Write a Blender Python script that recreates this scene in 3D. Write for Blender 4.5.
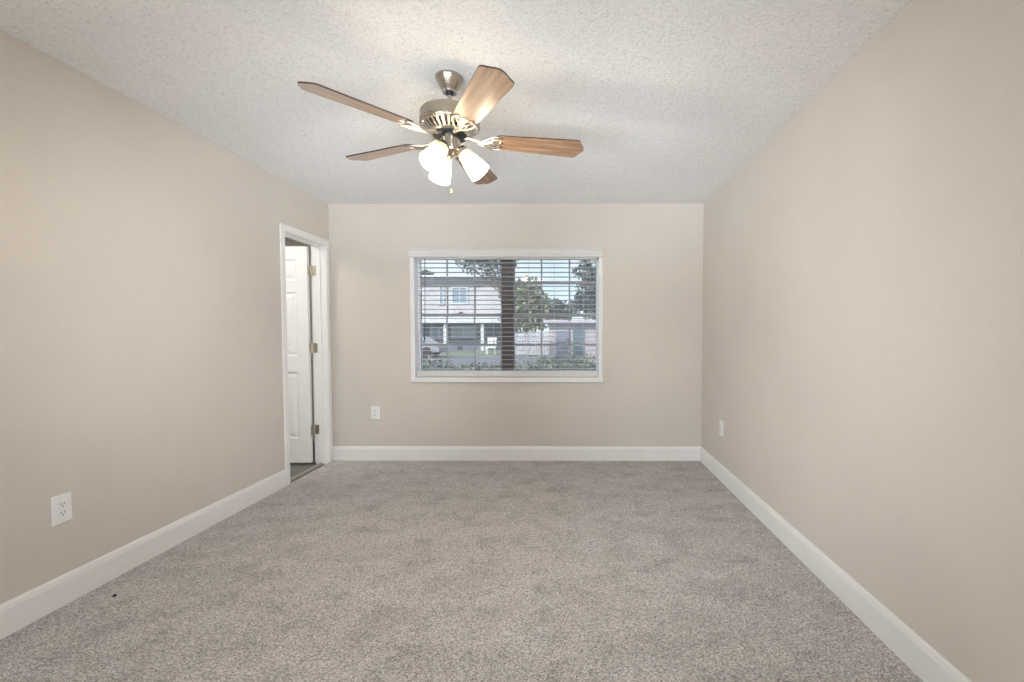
import bpy, bmesh, math, random
from mathutils import Vector, Matrix, Euler
for o in list(bpy.data.objects): bpy.data.objects.remove(o)
S = bpy.context.scene
C = S.collection
PI = math.pi

# ------------------------------------------------------------ camera
F, CX, CY = 456.97, 569.04, 350.16
CAMH = 1.2217
XL, XR, D, H = -2.288, 1.252, 4.354, 2.44     # room: left wall, right wall, window wall, ceiling
REAR = -1.05
cd = bpy.data.cameras.new('camera'); cam = bpy.data.objects.new('camera', cd); C.objects.link(cam)
cd.sensor_fit = 'HORIZONTAL'; cd.sensor_width = 36.0; cd.lens = F/1024*36
cd.shift_x = (512-CX)/1024; cd.shift_y = (CY-341)/1024
cd.clip_start = .02; cd.clip_end = 500
cam.location = (0, 0, CAMH)
cam.rotation_euler = (PI/2-.037, 0, .0035)
S.camera = cam

# light levels
P_REAR, P_FAN, P_SKY, P_HIGH, P_SUN, P_BATH, P_UP = 3, 2.7, 3.0, 0.0, 6.0, 20, 0
P_L, P_R, P_C, P_BULB = 400, 420, 830, 12

# ------------------------------------------------------------ world, sun, area lights, exposure
S.view_settings.view_transform = 'Standard'; S.view_settings.look = 'None'
S.view_settings.exposure = 0.0; S.view_settings.gamma = 1.0; S.view_settings.use_curve_mapping = False
W = bpy.data.worlds.new('sky'); S.world = W; W.use_nodes = True
nt = W.node_tree; nt.nodes.clear()
wo = nt.nodes.new('ShaderNodeOutputWorld'); bg = nt.nodes.new('ShaderNodeBackground')
sky = nt.nodes.new('ShaderNodeTexSky'); sky.sky_type = 'HOSEK_WILKIE'; sky.turbidity = 3.0
sky.sun_direction = Vector((-.45, -.62, .64)).normalized(); sky.ground_albedo = .3
tc = nt.nodes.new('ShaderNodeTexCoord'); mp = nt.nodes.new('ShaderNodeMapping'); mp.inputs['Scale'].default_value = (1.6, 1.6, 4.5)
cn = nt.nodes.new('ShaderNodeTexNoise'); cn.inputs['Scale'].default_value = 1.7; cn.inputs['Detail'].default_value = 6
cr = nt.nodes.new('ShaderNodeValToRGB'); cr.color_ramp.elements[0].position = .28; cr.color_ramp.elements[1].position = .62
mx = nt.nodes.new('ShaderNodeMix'); mx.data_type = 'RGBA'; mx.inputs['B'].default_value = (.44, .47, .49, 1)
sc = nt.nodes.new('ShaderNodeMix'); sc.data_type = 'RGBA'; sc.blend_type = 'MULTIPLY'; sc.inputs['Factor'].default_value = 1; sc.inputs['B'].default_value = (2.4, 2.15, 1.9, 1)
nt.links.new(tc.outputs['Generated'], mp.inputs['Vector']); nt.links.new(mp.outputs[0], cn.inputs['Vector'])
nt.links.new(cn.outputs['Fac'], cr.inputs['Fac']); nt.links.new(cr.outputs['Color'], mx.inputs['Factor'])
nt.links.new(sky.outputs['Color'], sc.inputs['A']); nt.links.new(sc.outputs['Result'], mx.inputs['A'])
sx = nt.nodes.new('ShaderNodeSeparateXYZ'); nt.links.new(tc.outputs['Generated'], sx.inputs[0])
hr = nt.nodes.new('ShaderNodeMapRange'); hr.interpolation_type = 'SMOOTHSTEP'; hr.inputs['From Min'].default_value = .20; hr.inputs['From Max'].default_value = .42
hr.inputs['To Min'].default_value = 0; hr.inputs['To Max'].default_value = P_HIGH; nt.links.new(sx.outputs['Z'], hr.inputs['Value'])
hs = nt.nodes.new('ShaderNodeMix'); hs.data_type = 'RGBA'; hs.blend_type = 'ADD'; hs.clamp_result = False; hs.inputs['Factor'].default_value = 1
hc = nt.nodes.new('ShaderNodeVectorMath'); hc.operation = 'SCALE'; hc.inputs[0].default_value = (.82, .92, 1.0); nt.links.new(hr.outputs[0], hc.inputs['Scale'])
nt.links.new(mx.outputs['Result'], hs.inputs['A']); nt.links.new(hc.outputs[0], hs.inputs['B'])
nt.links.new(hs.outputs['Result'], bg.inputs['Color']); bg.inputs['Strength'].default_value = P_SKY
nt.links.new(bg.outputs[0], wo.inputs['Surface'])

def light(name, kind, loc, rot, energy, color, **kw):
    l = bpy.data.lights.new(name, kind); l.energy = energy; l.color = color
    for k, v in kw.items(): setattr(l, k, v)
    o = bpy.data.objects.new(name, l); C.objects.link(o); o.location = loc; o.rotation_euler = rot
    return o
sun = light('sun', 'SUN', (-20, -30, 40), (0, 0, 0), P_SUN, (1, .96, .9), angle=.02)
sun.rotation_euler = Vector((.45, .62, -.64)).to_track_quat('-Z', 'Y').to_euler()
# added fill lamp, set in the opening made behind the camera
light('rear_fill', 'AREA', (-.5, REAR+.02, 1.25), (PI/2, 0, 0), P_REAR, (1.0, .985, .965), shape='RECTANGLE', size=3.2, size_y=2.1)
if P_UP: light('bounce_fill', 'AREA', (-.4, -.45, 1.5), (PI, 0, 0), P_UP, (1, .98, .95), shape='DISK', size=.5)  # optional added fill aimed up at the ceiling
# added soft fill spots, unseen behind the camera, aimed along the room
def fill_spot(name, loc, aim, power, cone, col=(1, .99, .97), soft=.3):
    if not power: return
    d = (Vector(aim)-Vector(loc)).to_track_quat('-Z', 'Y').to_euler()
    light(name, 'SPOT', loc, d, power, col, spot_size=math.radians(cone), spot_blend=1.0, shadow_soft_size=soft)
fill_spot('fill_left_wall', (1.0, -.7, 1.30), (XL, 4.0, 1.40), P_L, 42, (.91, .95, 1))
fill_spot('fill_right_wall', (-2.0, -.7, 1.30), (XR, 3.30, 1.25), P_R, 50, (.90, .95, 1))
for fx_, ax_ in ((.5, -1.75), (-.5, -.55), (-1.5, .70)):
    fill_spot('fill_ceiling', (fx_, -.85, .30), (ax_, 3.75, H), P_C*(1 if ax_ == -.55 else 1.25), 22, (.86, .94, 1), .8)
# the adjoining room's ceiling lamp
light('bathroom_light', 'AREA', (-3.1, 3.4, 2.36), (0, 0, 0), P_BATH, (1, .97, .93), shape='RECTANGLE', size=.8, size_y=.8)

# ------------------------------------------------------------ material helpers
def newmat(name):
    m = bpy.data.materials.new(name); m.use_nodes = True
    return m, m.node_tree.nodes, m.node_tree.links, m.node_tree.nodes['Principled BSDF']
def plain(name, col, rough=.5, metal=0, spec=.5, **kw):
    m, n, l, b = newmat(name)
    b.inputs['Base Color'].default_value = (*col, 1); b.inputs['Roughness'].default_value = rough
    b.inputs['Metallic'].default_value = metal; b.inputs['Specular IOR Level'].default_value = spec
    for k, v in kw.items(): b.inputs[k.replace('_', ' ')].default_value = v
    return m
def noise(n, l, scale, detail=2, rough=.5, vec=None):
    t = n.new('ShaderNodeTexNoise'); t.inputs['Scale'].default_value = scale; t.inputs['Detail'].default_value = detail
    t.inputs['Roughness'].default_value = rough
    if vec is None:
        g = n.new('ShaderNodeNewGeometry'); l.new(g.outputs['Position'], t.inputs['Vector'])
    else: l.new(vec, t.inputs['Vector'])
    return t
def ramp(n, l, src, stops):
    r = n.new('ShaderNodeValToRGB'); e = r.color_ramp.elements
    while len(e) < len(stops): e.new(.5)
    for i, (p, c) in enumerate(stops):
        e[i].position = p; e[i].color = (*c, 1) if len(c) == 3 else c
    l.new(src, r.inputs['Fac']); return r
def bump(n, l, src, b, dist, strength=1.0, prev=None):
    k = n.new('ShaderNodeBump'); k.inputs['Distance'].default_value = dist; k.inputs['Strength'].default_value = strength
    l.new(src, k.inputs['Height'])
    if prev: l.new(prev.outputs[0], k.inputs['Normal'])
    l.new(k.outputs[0], b.inputs['Normal']); return k
def mixcol(n, l, a, b, fac, mode='MIX'):
    x = n.new('ShaderNodeMix'); x.data_type = 'RGBA'; x.blend_type = mode
    for s, v in (('A', a), ('B', b), ('Factor', fac)):
        if hasattr(v, 'links'): l.new(v, x.inputs[s])
        elif isinstance(v, (int, float)): x.inputs[s].default_value = v
        else: x.inputs[s].default_value = (*v, 1)
    return x.outputs['Result']

def wall_mat(name, col):
    m, n, l, b = newmat(name)
    t = noise(n, l, 1.3, 3)
    r = ramp(n, l, t.outputs['Fac'], [(.3, tuple(c*.965 for c in col)), (.7, tuple(c*1.03 for c in col))])
    l.new(r.outputs['Color'], b.inputs['Base Color']); b.inputs['Roughness'].default_value = .62
    b.inputs['Specular IOR Level'].default_value = .35
    o = noise(n, l, 95, 2.5, .55)
    o2 = ramp(n, l, o.outputs['Fac'], [(.42, (0, 0, 0)), (.62, (1, 1, 1))])
    bump(n, l, o2.outputs['Color'], b, .0010, .45)
    return m
M = {}
M['wall'] = wall_mat('beige_orange_peel_paint', (.622, .570, .515))
M['bathwall'] = wall_mat('pale_wall_paint', (.70, .66, .60))

def ceiling_mat():
    m, n, l, b = newmat('sprayed_texture_ceiling')
    a = noise(n, l, 85, 3, .6)
    v = n.new('ShaderNodeTexVoronoi'); v.inputs['Scale'].default_value = 80; v.feature = 'SMOOTH_F1'; v.inputs['Smoothness'].default_value = .4
    g = n.new('ShaderNodeNewGeometry'); l.new(g.outputs['Position'], v.inputs['Vector'])
    ra = ramp(n, l, a.outputs['Fac'], [(.36, (0, 0, 0)), (.60, (1, 1, 1))])
    h = mixcol(n, l, ra.outputs['Color'], v.outputs['Distance'], .3)
    big = noise(n, l, 1.1, 2)
    c = ramp(n, l, a.outputs['Fac'], [(.28, (.64, .635, .63)), (.40, (.82, .82, .82)), (.7, (.90, .90, .90))])
    c2 = ramp(n, l, big.outputs['Fac'], [(.3, (.95, .95, .95)), (.7, (1.0, 1.0, 1.0))])
    l.new(mixcol(n, l, c.outputs['Color'], c2.outputs['Color'], 1.0, 'MULTIPLY'), b.inputs['Base Color'])
    b.inputs['Roughness'].default_value = .9; b.inputs['Specular IOR Level'].default_value = .15
    bump(n, l, h, b, .004, .5)
    return m
M['ceiling'] = ceiling_mat()

def carpet_mat():
    m, n, l, b = newmat('cut_pile_carpet')
    g = n.new('ShaderNodeNewGeometry')
    v = n.new('ShaderNodeTexVoronoi'); v.inputs['Scale'].default_value = 225; l.new(g.outputs['Position'], v.inputs['Vector'])
    sp = n.new('ShaderNodeSeparateColor'); l.new(v.outputs['Color'], sp.inputs[0])
    a = noise(n, l, 155, 3, .7, g.outputs['Position'])
    f = mixcol(n, l, sp.outputs[0], a.outputs['Fac'], .52)
    c = ramp(n, l, f, [(.22, (.17, .152, .143)), (.40, (.42, .391, .377)), (.58, (.545, .512, .495)), (.78, (.80, .77, .755))])
    big = noise(n, l, 5.5, 6, .66, g.outputs['Position'])
    cb = ramp(n, l, big.outputs['Fac'], [(.36, (.84, .83, .82)), (.50, (1, 1, 1)), (.66, (1.05, 1.05, 1.05))])
    mp = n.new('ShaderNodeMapping'); mp.inputs['Rotation'].default_value = (0, 0, .5); mp.inputs['Scale'].default_value = (1.1, 3.4, 1)
    l.new(g.outputs['Position'], mp.inputs['Vector'])
    st = noise(n, l, 1.8, 3, .55, mp.outputs[0])
    cs = ramp(n, l, st.outputs['Fac'], [(.38, (.94, .935, .93)), (.60, (1.02, 1.02, 1.02))])
    k = mixcol(n, l, c.outputs['Color'], cb.outputs['Color'], 1.0, 'MULTIPLY')
    l.new(mixcol(n, l, k, cs.outputs['Color'], 1.0, 'MULTIPLY'), b.inputs['Base Color'])
    b.inputs['Roughness'].default_value = .95; b.inputs['Specular IOR Level'].default_value = .08
    b.inputs['Sheen Weight'].default_value = .12; b.inputs['Sheen Roughness'].default_value = .5
    bump(n, l, f, b, .008, .6)
    return m
M['carpet'] = carpet_mat()

def brushed(name, col, rough, bs=.0003):
    m, n, l, b = newmat(name)
    tc = n.new('ShaderNodeTexCoord'); mp = n.new('ShaderNodeMapping'); mp.inputs['Scale'].default_value = (1, 1, 14)
    l.new(tc.outputs['Object'], mp.inputs['Vector'])
    t = noise(n, l, 26, 3, .6, mp.outputs[0])
    r = ramp(n, l, t.outputs['Fac'], [(.3, tuple(c*.86 for c in col)), (.7, tuple(c*1.08 for c in col))])
    l.new(r.outputs['Color'], b.inputs['Base Color'])
    b.inputs['Metallic'].default_value = 1; b.inputs['Roughness'].default_value = rough
    return m
M['nickel'] = brushed('brushed_nickel', (.50, .445, .375), .27)
M['pnickel'] = brushed('polished_nickel', (.62, .57, .50), .33)
M['dark'] = plain('dark_metal', (.03, .03, .032), .4, .6)
M['chrome'] = plain('bright_steel', (.85, .86, .88), .18, 1)
M['hinge'] = brushed('satin_nickel_hinge', (.55, .49, .40), .35)
M['bead'] = plain('brass_bead', (.55, .40, .18), .35, .9)

def wood_mat():
    m, n, l, b = newmat('stained_oak_blade')
    tc = n.new('ShaderNodeTexCoord'); mp = n.new('ShaderNodeMapping'); mp.inputs['Scale'].default_value = (1.6, 16, 16)
    l.new(tc.outputs['Object'], mp.inputs['Vector'])
    w = noise(n, l, 3.2, 4, .6, mp.outputs[0])
    mp2 = n.new('ShaderNodeMapping'); mp2.inputs['Scale'].default_value = (1.0, 7, 7); l.new(tc.outputs['Object'], mp2.inputs['Vector'])
    wv = n.new('ShaderNodeTexWave'); wv.wave_type = 'BANDS'; wv.bands_direction = 'Y'; wv.inputs['Scale'].default_value = 1.3; wv.inputs['Distortion'].default_value = 7
    wv.inputs['Detail'].default_value = 2.5; wv.inputs['Detail Scale'].default_value = .8; l.new(mp2.outputs[0], wv.inputs['Vector'])
    c = ramp(n, l, w.outputs['Fac'], [(.3, (.16, .082, .042)), (.5, (.255, .145, .080)), (.72, (.35, .215, .125))])
    c2 = ramp(n, l, wv.outputs['Color'], [(.25, (.66, .62, .58)), (.6, (1, 1, 1))])
    l.new(mixcol(n, l, c.outputs['Color'], c2.outputs['Color'], .7, 'MULTIPLY'), b.inputs['Base Color'])
    b.inputs['Roughness'].default_value = .42; b.inputs['Specular IOR Level'].default_value = .4
    b.inputs['Coat Weight'].default_value = 1; b.inputs['Coat Roughness'].default_value = .25; b.inputs['Coat IOR'].default_value = 1.85
    return m
M['wood'] = wood_mat()
M['edge'] = plain('dark_blade_edge', (.035, .022, .018), .5)

def shade_mat():
    m, n, l, b = newmat('lit_frosted_glass')
    tc = n.new('ShaderNodeTexCoord'); sp = n.new('ShaderNodeSeparateXYZ'); l.new(tc.outputs['Object'], sp.inputs[0])
    mr = n.new('ShaderNodeMapRange'); mr.inputs['From Min'].default_value = 0; mr.inputs['From Max'].default_value = -.125
    l.new(sp.outputs['Z'], mr.inputs['Value'])
    r = ramp(n, l, mr.outputs[0], [(0, (1, .70, .36)), (.35, (1.0, .77, .45)), (.75, (1, .82, .56))])
    s = n.new('ShaderNodeMapRange'); s.inputs['To Min'].default_value = .24*P_FAN; s.inputs['To Max'].default_value = 16.0*P_FAN
    s.inputs['From Min'].default_value = .30; s.inputs['From Max'].default_value = 1.0; s.interpolation_type = 'SMOOTHERSTEP'; l.new(mr.outputs[0], s.inputs['Value'])
    l.new(r.outputs['Color'], b.inputs['Emission Color']); l.new(s.outputs[0], b.inputs['Emission Strength'])
    b.inputs['Base Color'].default_value = (.40, .38, .34, 1); b.inputs['Roughness'].default_value = .35
    return m
M['shade'] = shade_mat()
def emit(name, col, s):
    return plain(name, (.9, .9, .85), .4, Emission_Color=(*col, 1), Emission_Strength=s)
M['bulb'] = emit('lit_bulb', (1, .90, .72), 26*P_FAN)

def trim_mat(name, col, rough=.42):
    m, n, l, b = newmat(name)
    t = noise(n, l, 5, 3)
    r = ramp(n, l, t.outputs['Fac'], [(.3, tuple(c*.975 for c in col)), (.7, tuple(min(1, c*1.01) for c in col))])
    l.new(r.outputs['Color'], b.inputs['Base Color']); b.inputs['Roughness'].default_value = rough
    return m
M['trim'] = trim_mat('white_semi_gloss_trim', (.80, .79, .775))
M['door'] = trim_mat('white_door_paint', (.82, .82, .80))
M['plate'] = trim_mat('ivory_plastic', (.80, .785, .76), .35)
M['plate_white'] = trim_mat('white_plastic', (.80, .80, .80), .35)
M['slot'] = plain('slot_black', (.02, .02, .02), .6)
M['valance'] = trim_mat('white_faux_wood', (.66, .655, .645), .4)
M['slat'] = trim_mat('grey_white_slat', (.60, .61, .64), .45)
M['cord'] = plain('ladder_cord', (.62, .62, .64), .8)
M['wand'] = plain('backlit_wand', (.10, .10, .095), .3)  # dark colour stands in for the wand being backlit
M['bronze'] = trim_mat('grey_bronze_aluminium', (.42, .43, .48), .45)
M['bronze_dark'] = trim_mat('dark_bronze_mullion', (.12, .108, .108), .5)
M['vinyl'] = trim_mat('white_window_vinyl', (.84, .85, .88), .4)

def glass_mat():
    m = bpy.data.materials.new('window_glass'); m.use_nodes = True
    n, l = m.node_tree.nodes, m.node_tree.links; n.clear()
    o = n.new('ShaderNodeOutputMaterial'); t = n.new('ShaderNodeBsdfTransparent'); t.inputs[0].default_value = (.93, .955, .965, 1)
    gl = n.new('ShaderNodeBsdfGlossy'); gl.inputs['Roughness'].default_value = .03
    df = n.new('ShaderNodeBsdfDiffuse'); df.inputs[0].default_value = (.72, .76, .86, 1)
    fr = n.new('ShaderNodeFresnel'); fr.inputs['IOR'].default_value = 1.3
    m1 = n.new('ShaderNodeMixShader'); m2 = n.new('ShaderNodeMixShader'); m1.inputs[0].default_value = .10   # dust film on the pane, its pale blue puts haze over the view
    l.new(t.outputs[0], m1.inputs[1]); l.new(df.outputs[0], m1.inputs[2])
    l.new(fr.outputs[0], m2.inputs[0]); l.new(m1.outputs[0], m2.inputs[1]); l.new(gl.outputs[0], m2.inputs[2]); l.new(m2.outputs[0], o.inputs[0])
    return m
M['glass'] = glass_mat()

def plank_mat():
    m, n, l, b = newmat('grey_vinyl_plank')
    g = n.new('ShaderNodeNewGeometry')
    br = n.new('ShaderNodeTexBrick'); br.inputs['Scale'].default_value = 1; br.inputs['Brick Width'].default_value = .9; br.inputs['Row Height'].default_value = .15
    br.inputs['Mortar Size'].default_value = .003; br.inputs['Color1'].default_value = (.13, .128, .115, 1); br.inputs['Color2'].default_value = (.17, .166, .15, 1); br.inputs['Mortar'].default_value = (.10, .10, .09, 1)
    l.new(g.outputs['Position'], br.inputs['Vector'])
    mp = n.new('ShaderNodeMapping'); mp.inputs['Scale'].default_value = (2, 30, 1); l.new(g.outputs['Position'], mp.inputs['Vector'])
    t = noise(n, l, 3, 3, .6, mp.outputs[0]); r = ramp(n, l, t.outputs['Fac'], [(.3, (.75, .75, .75)), (.7, (1.15, 1.15, 1.15))])
    l.new(mixcol(n, l, br.outputs['Color'], r.outputs['Color'], 1, 'MULTIPLY'), b.inputs['Base Color']); b.inputs['Roughness'].default_value = .4
    return m
M['plank'] = plank_mat()

def mottled(name, stops, scale, rough=.85, detail=4, bd=0):
    m, n, l, b = newmat(name)
    t = noise(n, l, scale, detail, .6); r = ramp(n, l, t.outputs['Fac'], stops)
    l.new(r.outputs['Color'], b.inputs['Base Color']); b.inputs['Roughness'].default_value = rough; b.inputs['Specular IOR Level'].default_value = .2
    if bd: bump(n, l, t.outputs['Fac'], b, bd)
    return m
M['stucco'] = mottled('pale_stucco', [(.3, (.50, .485, .53)), (.7, (.60, .58, .62))], 1.5)
M['stucco_pink'] = mottled('pinkish_stucco', [(.3, (.36, .32, .36)), (.7, (.44, .40, .43))], 1.5)
M['stucco_shaded'] = mottled('shaded_grey_blue_wall', [(.3, (.17, .19, .25)), (.7, (.22, .24, .31))], 1.5)  # shade put into the colour, for walls lying in shadow
M['roofing'] = mottled('pale_roofing', [(.3, (.60, .68, .74)), (.7, (.70, .77, .82))], 2)
M['fascia'] = mottled('dark_fascia', [(.3, (.09, .10, .13)), (.7, (.12, .13, .16))], 2)
M['winframe'] = plain('white_window_frame', (.62, .64, .68), .5)
M['pane'] = plain('grey_blue_pane', (.26, .33, .42), .15, 0, .6)
M['teal'] = plain('dark_teal_paint', (.09, .14, .18), .5)
M['lawn'] = mottled('lawn', [(.3, (.12, .145, .11)), (.5, (.18, .215, .16)), (.75, (.25, .28, .22))], 1.2, .95, 6, .03)
M['asphalt'] = mottled('asphalt', [(.3, (.13, .14, .17)), (.7, (.19, .20, .23))], 3)
M['mulch'] = mottled('mulch', [(.3, (.045, .05, .065)), (.7, (.10, .11, .135))], 20, .95, 4, .02)
def leaf_mat(name, a, b_):
    m, n, l, b = newmat(name)
    t = noise(n, l, 5, 3); r = ramp(n, l, t.outputs['Fac'], [(.3, a), (.7, b_)])
    l.new(r.outputs['Color'], b.inputs['Base Color']); b.inputs['Roughness'].default_value = .85; b.inputs['Specular IOR Level'].default_value = .1
    return m
M['leaf_olive'] = leaf_mat('olive_leaves', (.16, .18, .115), (.31, .33, .225))
M['leaf_dark'] = leaf_mat('dark_blue_green_leaves', (.055, .075, .075), (.13, .16, .155))
M['leaf_grey'] = leaf_mat('grey_green_leaves', (.08, .10, .10), (.16, .19, .18))
M['leaf_hedge'] = leaf_mat('hedge_leaves', (.06, .08, .065), (.24, .28, .20))
M['bark'] = mottled('bark', [(.3, (.09, .075, .065)), (.7, (.18, .15, .13))], 12, .9, 4, .02)
M['fence'] = mottled('pale_fence_boards', [(.3, (.38, .38, .44)), (.7, (.50, .49, .55))], 3)
M['car'] = plain('silver_grey_car_paint', (.30, .33, .38), .25)
M['carglass'] = plain('car_glass', (.04, .05, .065), .1)
M['red'] = plain('red_lens', (.55, .05, .05), .25)
M['tyre'] = plain('tyre', (.02, .02, .022), .8)
M['white'] = plain('white_plastic_chair', (.8, .8, .82), .45)
M['lint'] = plain('dark_lint', (.015, .012, .012), .9)

# ------------------------------------------------------------ mesh helpers
def box(bm, x0, x1, y0, y1, z0, z1, mi=0):
    vs = [bm.verts.new((x, y, z)) for x in (x0, x1) for y in (y0, y1) for z in (z0, z1)]
    for f in ((0, 1, 3, 2), (4, 6, 7, 5), (0, 4, 5, 1), (2, 3, 7, 6), (0, 2, 6, 4), (1, 5, 7, 3)):
        bm.faces.new([vs[i] for i in f]).material_index = mi
    return vs
def quadbox(bm, p0, p1, w, t, up=(0, 0, 1)):
    """bar from p0 to p1, width w sideways, thickness t along up"""
    p0, p1, up = Vector(p0), Vector(p1), Vector(up); d = (p1-p0).normalized(); s = d.cross(up).normalized(); u = s.cross(d)
    vs = [bm.verts.new(p+s*a*w/2+u*b*t/2) for p in (p0, p1) for a, b in ((-1, -1), (1, -1), (1, 1), (-1, 1))]
    for f in ((0, 3, 2, 1), (4, 5, 6, 7), (0, 1, 5, 4), (1, 2, 6, 5), (2, 3, 7, 6), (3, 0, 4, 7)): bm.faces.new([vs[i] for i in f])
def lathe(bm, prof, seg=40, mat=Matrix(), caps=True):
    rings = []
    for r, z in prof:
        if r < 1e-6: rings.append([bm.verts.new(mat @ Vector((0, 0, z)))])
        else: rings.append([bm.verts.new(mat @ Vector((r*math.cos(2*PI*i/seg), r*math.sin(2*PI*i/seg), z))) for i in range(seg)])
    for a, b in zip(rings, rings[1:]):
        for i in range(seg):
            j = (i+1) % seg
            q = [a[i % len(a)], a[j % len(a)], b[j % len(b)], b[i % len(b)]]
            q2 = []
            for v in q:
                if v not in q2: q2.append(v)
            if len(q2) > 2: bm.faces.new(q2)
    if caps:
        for r_, rev in ((rings[0], True), (rings[-1], False)):
            if len(r_) > 2: bm.faces.new(r_[::-1] if rev else r_)
def tube(bm, pts, r, seg=10):
    pts = [Vector(p) for p in pts]; rs = r if isinstance(r, (list, tuple)) else [r]*len(pts)
    ref = Vector((0, 0, 1)); prev = None; rings = []
    for i, p in enumerate(pts):
        d = (pts[min(i+1, len(pts)-1)]-pts[max(i-1, 0)]).normalized()
        s = d.cross(ref)
        if s.length < .05: s = d.cross(Vector((0, 1, 0)))
        s.normalize()
        if prev and s.dot(prev) < 0: s = -s
        prev = s; u = s.cross(d)
        rings.append([bm.verts.new(p+s*rs[i]*math.cos(2*PI*k/seg)+u*rs[i]*math.sin(2*PI*k/seg)) for k in range(seg)])
    for a, b in zip(rings, rings[1:]):
        for k in range(seg): bm.faces.new([a[k], a[(k+1) % seg], b[(k+1) % seg], b[k]])
    bm.faces.new(rings[0][::-1]); bm.faces.new(rings[-1])
def prism(bm, outline, z0, z1, mi=0, side_mi=0):
    a = [bm.verts.new((x, y, z0)) for x, y in outline]; b = [bm.verts.new((x, y, z1)) for x, y in outline]
    bm.faces.new(a[::-1]).material_index = mi; bm.faces.new(b).material_index = mi
    for i in range(len(a)):
        j = (i+1) % len(a); bm.faces.new([a[i], a[j], b[j], b[i]]).material_index = side_mi
def obj(name, bm, mats, parent=None, bevel=0, smooth=None, loc=None, segs=2):
    bmesh.ops.recalc_face_normals(bm, faces=bm.faces)
    me = bpy.data.meshes.new(name); bm.to_mesh(me); bm.free()
    for m in (mats if isinstance(mats, (list, tuple)) else [mats]): me.materials.append(m)
    o = bpy.data.objects.new(name, me); C.objects.link(o)
    if parent: o.parent = parent
    if loc: o.location = loc
    if bevel:
        k = o.modifiers.new('bevel', 'BEVEL'); k.width = bevel; k.segments = segs; k.limit_method = 'ANGLE'; k.angle_limit = .6
    if smooth:
        me.shade_smooth() if hasattr(me, 'shade_smooth') else None
        me.set_sharp_from_angle(angle=smooth)
    return o
def BM(): return bmesh.new()
def empty(name, loc=(0, 0, 0), rz=0):
    o = bpy.data.objects.new(name, None); C.objects.link(o); o.location = loc; o.rotation_euler.z = rz; o.empty_display_size = .1
    return o
def tag(o, label=None, cat=None, group=None, kind=None):
    for k, v in (('label', label), ('category', cat), ('group', group), ('kind', kind)):
        if v: o[k] = v
    return o
def struct(o, label=None): 
    return tag(o, label, None, None, 'structure')
def copy_tree(o, parent=None):
    c = o.copy(); C.objects.link(c)
    if parent: c.parent = parent
    for ch in list(o.children): copy_tree(ch, c)
    return c
def boxes(name, lst, mat, parent=None, bevel=0, segs=2):
    b = BM()
    for q in lst: box(b, *q)
    return obj(name, b, mat, parent, bevel, segs=segs)
def panel_holes(bm, axis, lo, hi, t0, t1, holes):
    """slab with rectangular holes; lo/hi in (u, z); axis 'x' means the slab lies along x (thickness in y) else along y"""
    us = sorted({lo[0], hi[0], *[h[0] for h in holes], *[h[1] for h in holes]})
    zs = sorted({lo[1], hi[1], *[h[2] for h in holes], *[h[3] for h in holes]})
    for a, b in zip(us, us[1:]):
        for c, d in zip(zs, zs[1:]):
            if any(h[0] <= a and b <= h[1] and h[2] <= c and d <= h[3] for h in holes): continue
            if axis == 'x': box(bm, a, b, t0, t1, c, d)
            else: box(bm, t0, t1, a, b, c, d)
    bmesh.ops.remove_doubles(bm, verts=bm.verts, dist=1e-5)
    seen = {}
    for f in list(bm.faces):
        k = frozenset(v.index for v in f.verts) if False else frozenset(tuple(round(c, 5) for c in v.co) for v in f.verts)
        if k in seen: seen[k].append(f)
        else: seen[k] = [f]
    dead = [f for fs in seen.values() if len(fs) > 1 for f in fs]
    bmesh.ops.delete(bm, geom=dead, context='FACES_ONLY')

# ------------------------------------------------------------ room shell
WT = .12                                   # wall thickness
WX0, WX1, WZ0, WZ1 = -1.490, .274, .800, 1.985   # window opening
DY0, DY1, DZ = 3.668, 4.272, 2.033         # door opening
EXT = .16
b = BM(); box(b, XL-.0, XR+.0, REAR, D, -.12, 0)
struct(obj('floor', b, M['carpet']), 'grey brown cut pile carpet covering the bedroom floor')
b = BM(); box(b, XL-WT, XR+WT, REAR-.15, D+EXT, H, H+.15)
struct(obj('ceiling', b, M['ceiling']), 'white sprayed texture ceiling over the bedroom')
b = BM(); panel_holes(b, 'y', (REAR, 0-.12), (D, H), XL-WT, XL, [(DY0-.02, DY1+.02, -.12, DZ+.02)])
struct(obj('wall_left', b, M['wall']), 'beige wall with the open door')
b = BM(); box(b, XR, XR+WT, REAR, D, -.12, H)
struct(obj('wall_right', b, M['wall']), 'long blank beige wall')
b = BM(); panel_holes(b, 'x', (XL-WT, -.12), (XR+WT, H), D, D+EXT, [(WX0, WX1, WZ0, WZ1)])
struct(obj('wall_back', b, M['wall']), 'beige wall with the window')
b = BM(); panel_holes(b, 'x', (XL-WT, -.12), (XR+WT, H), REAR-.15, REAR, [(-2.15, 1.15, .15, 2.33)])  # hole added out of view as a way in for light
struct(obj('wall_rear', b, M['wall']), 'wall behind the camera with a wide opening added to let light in')

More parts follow.
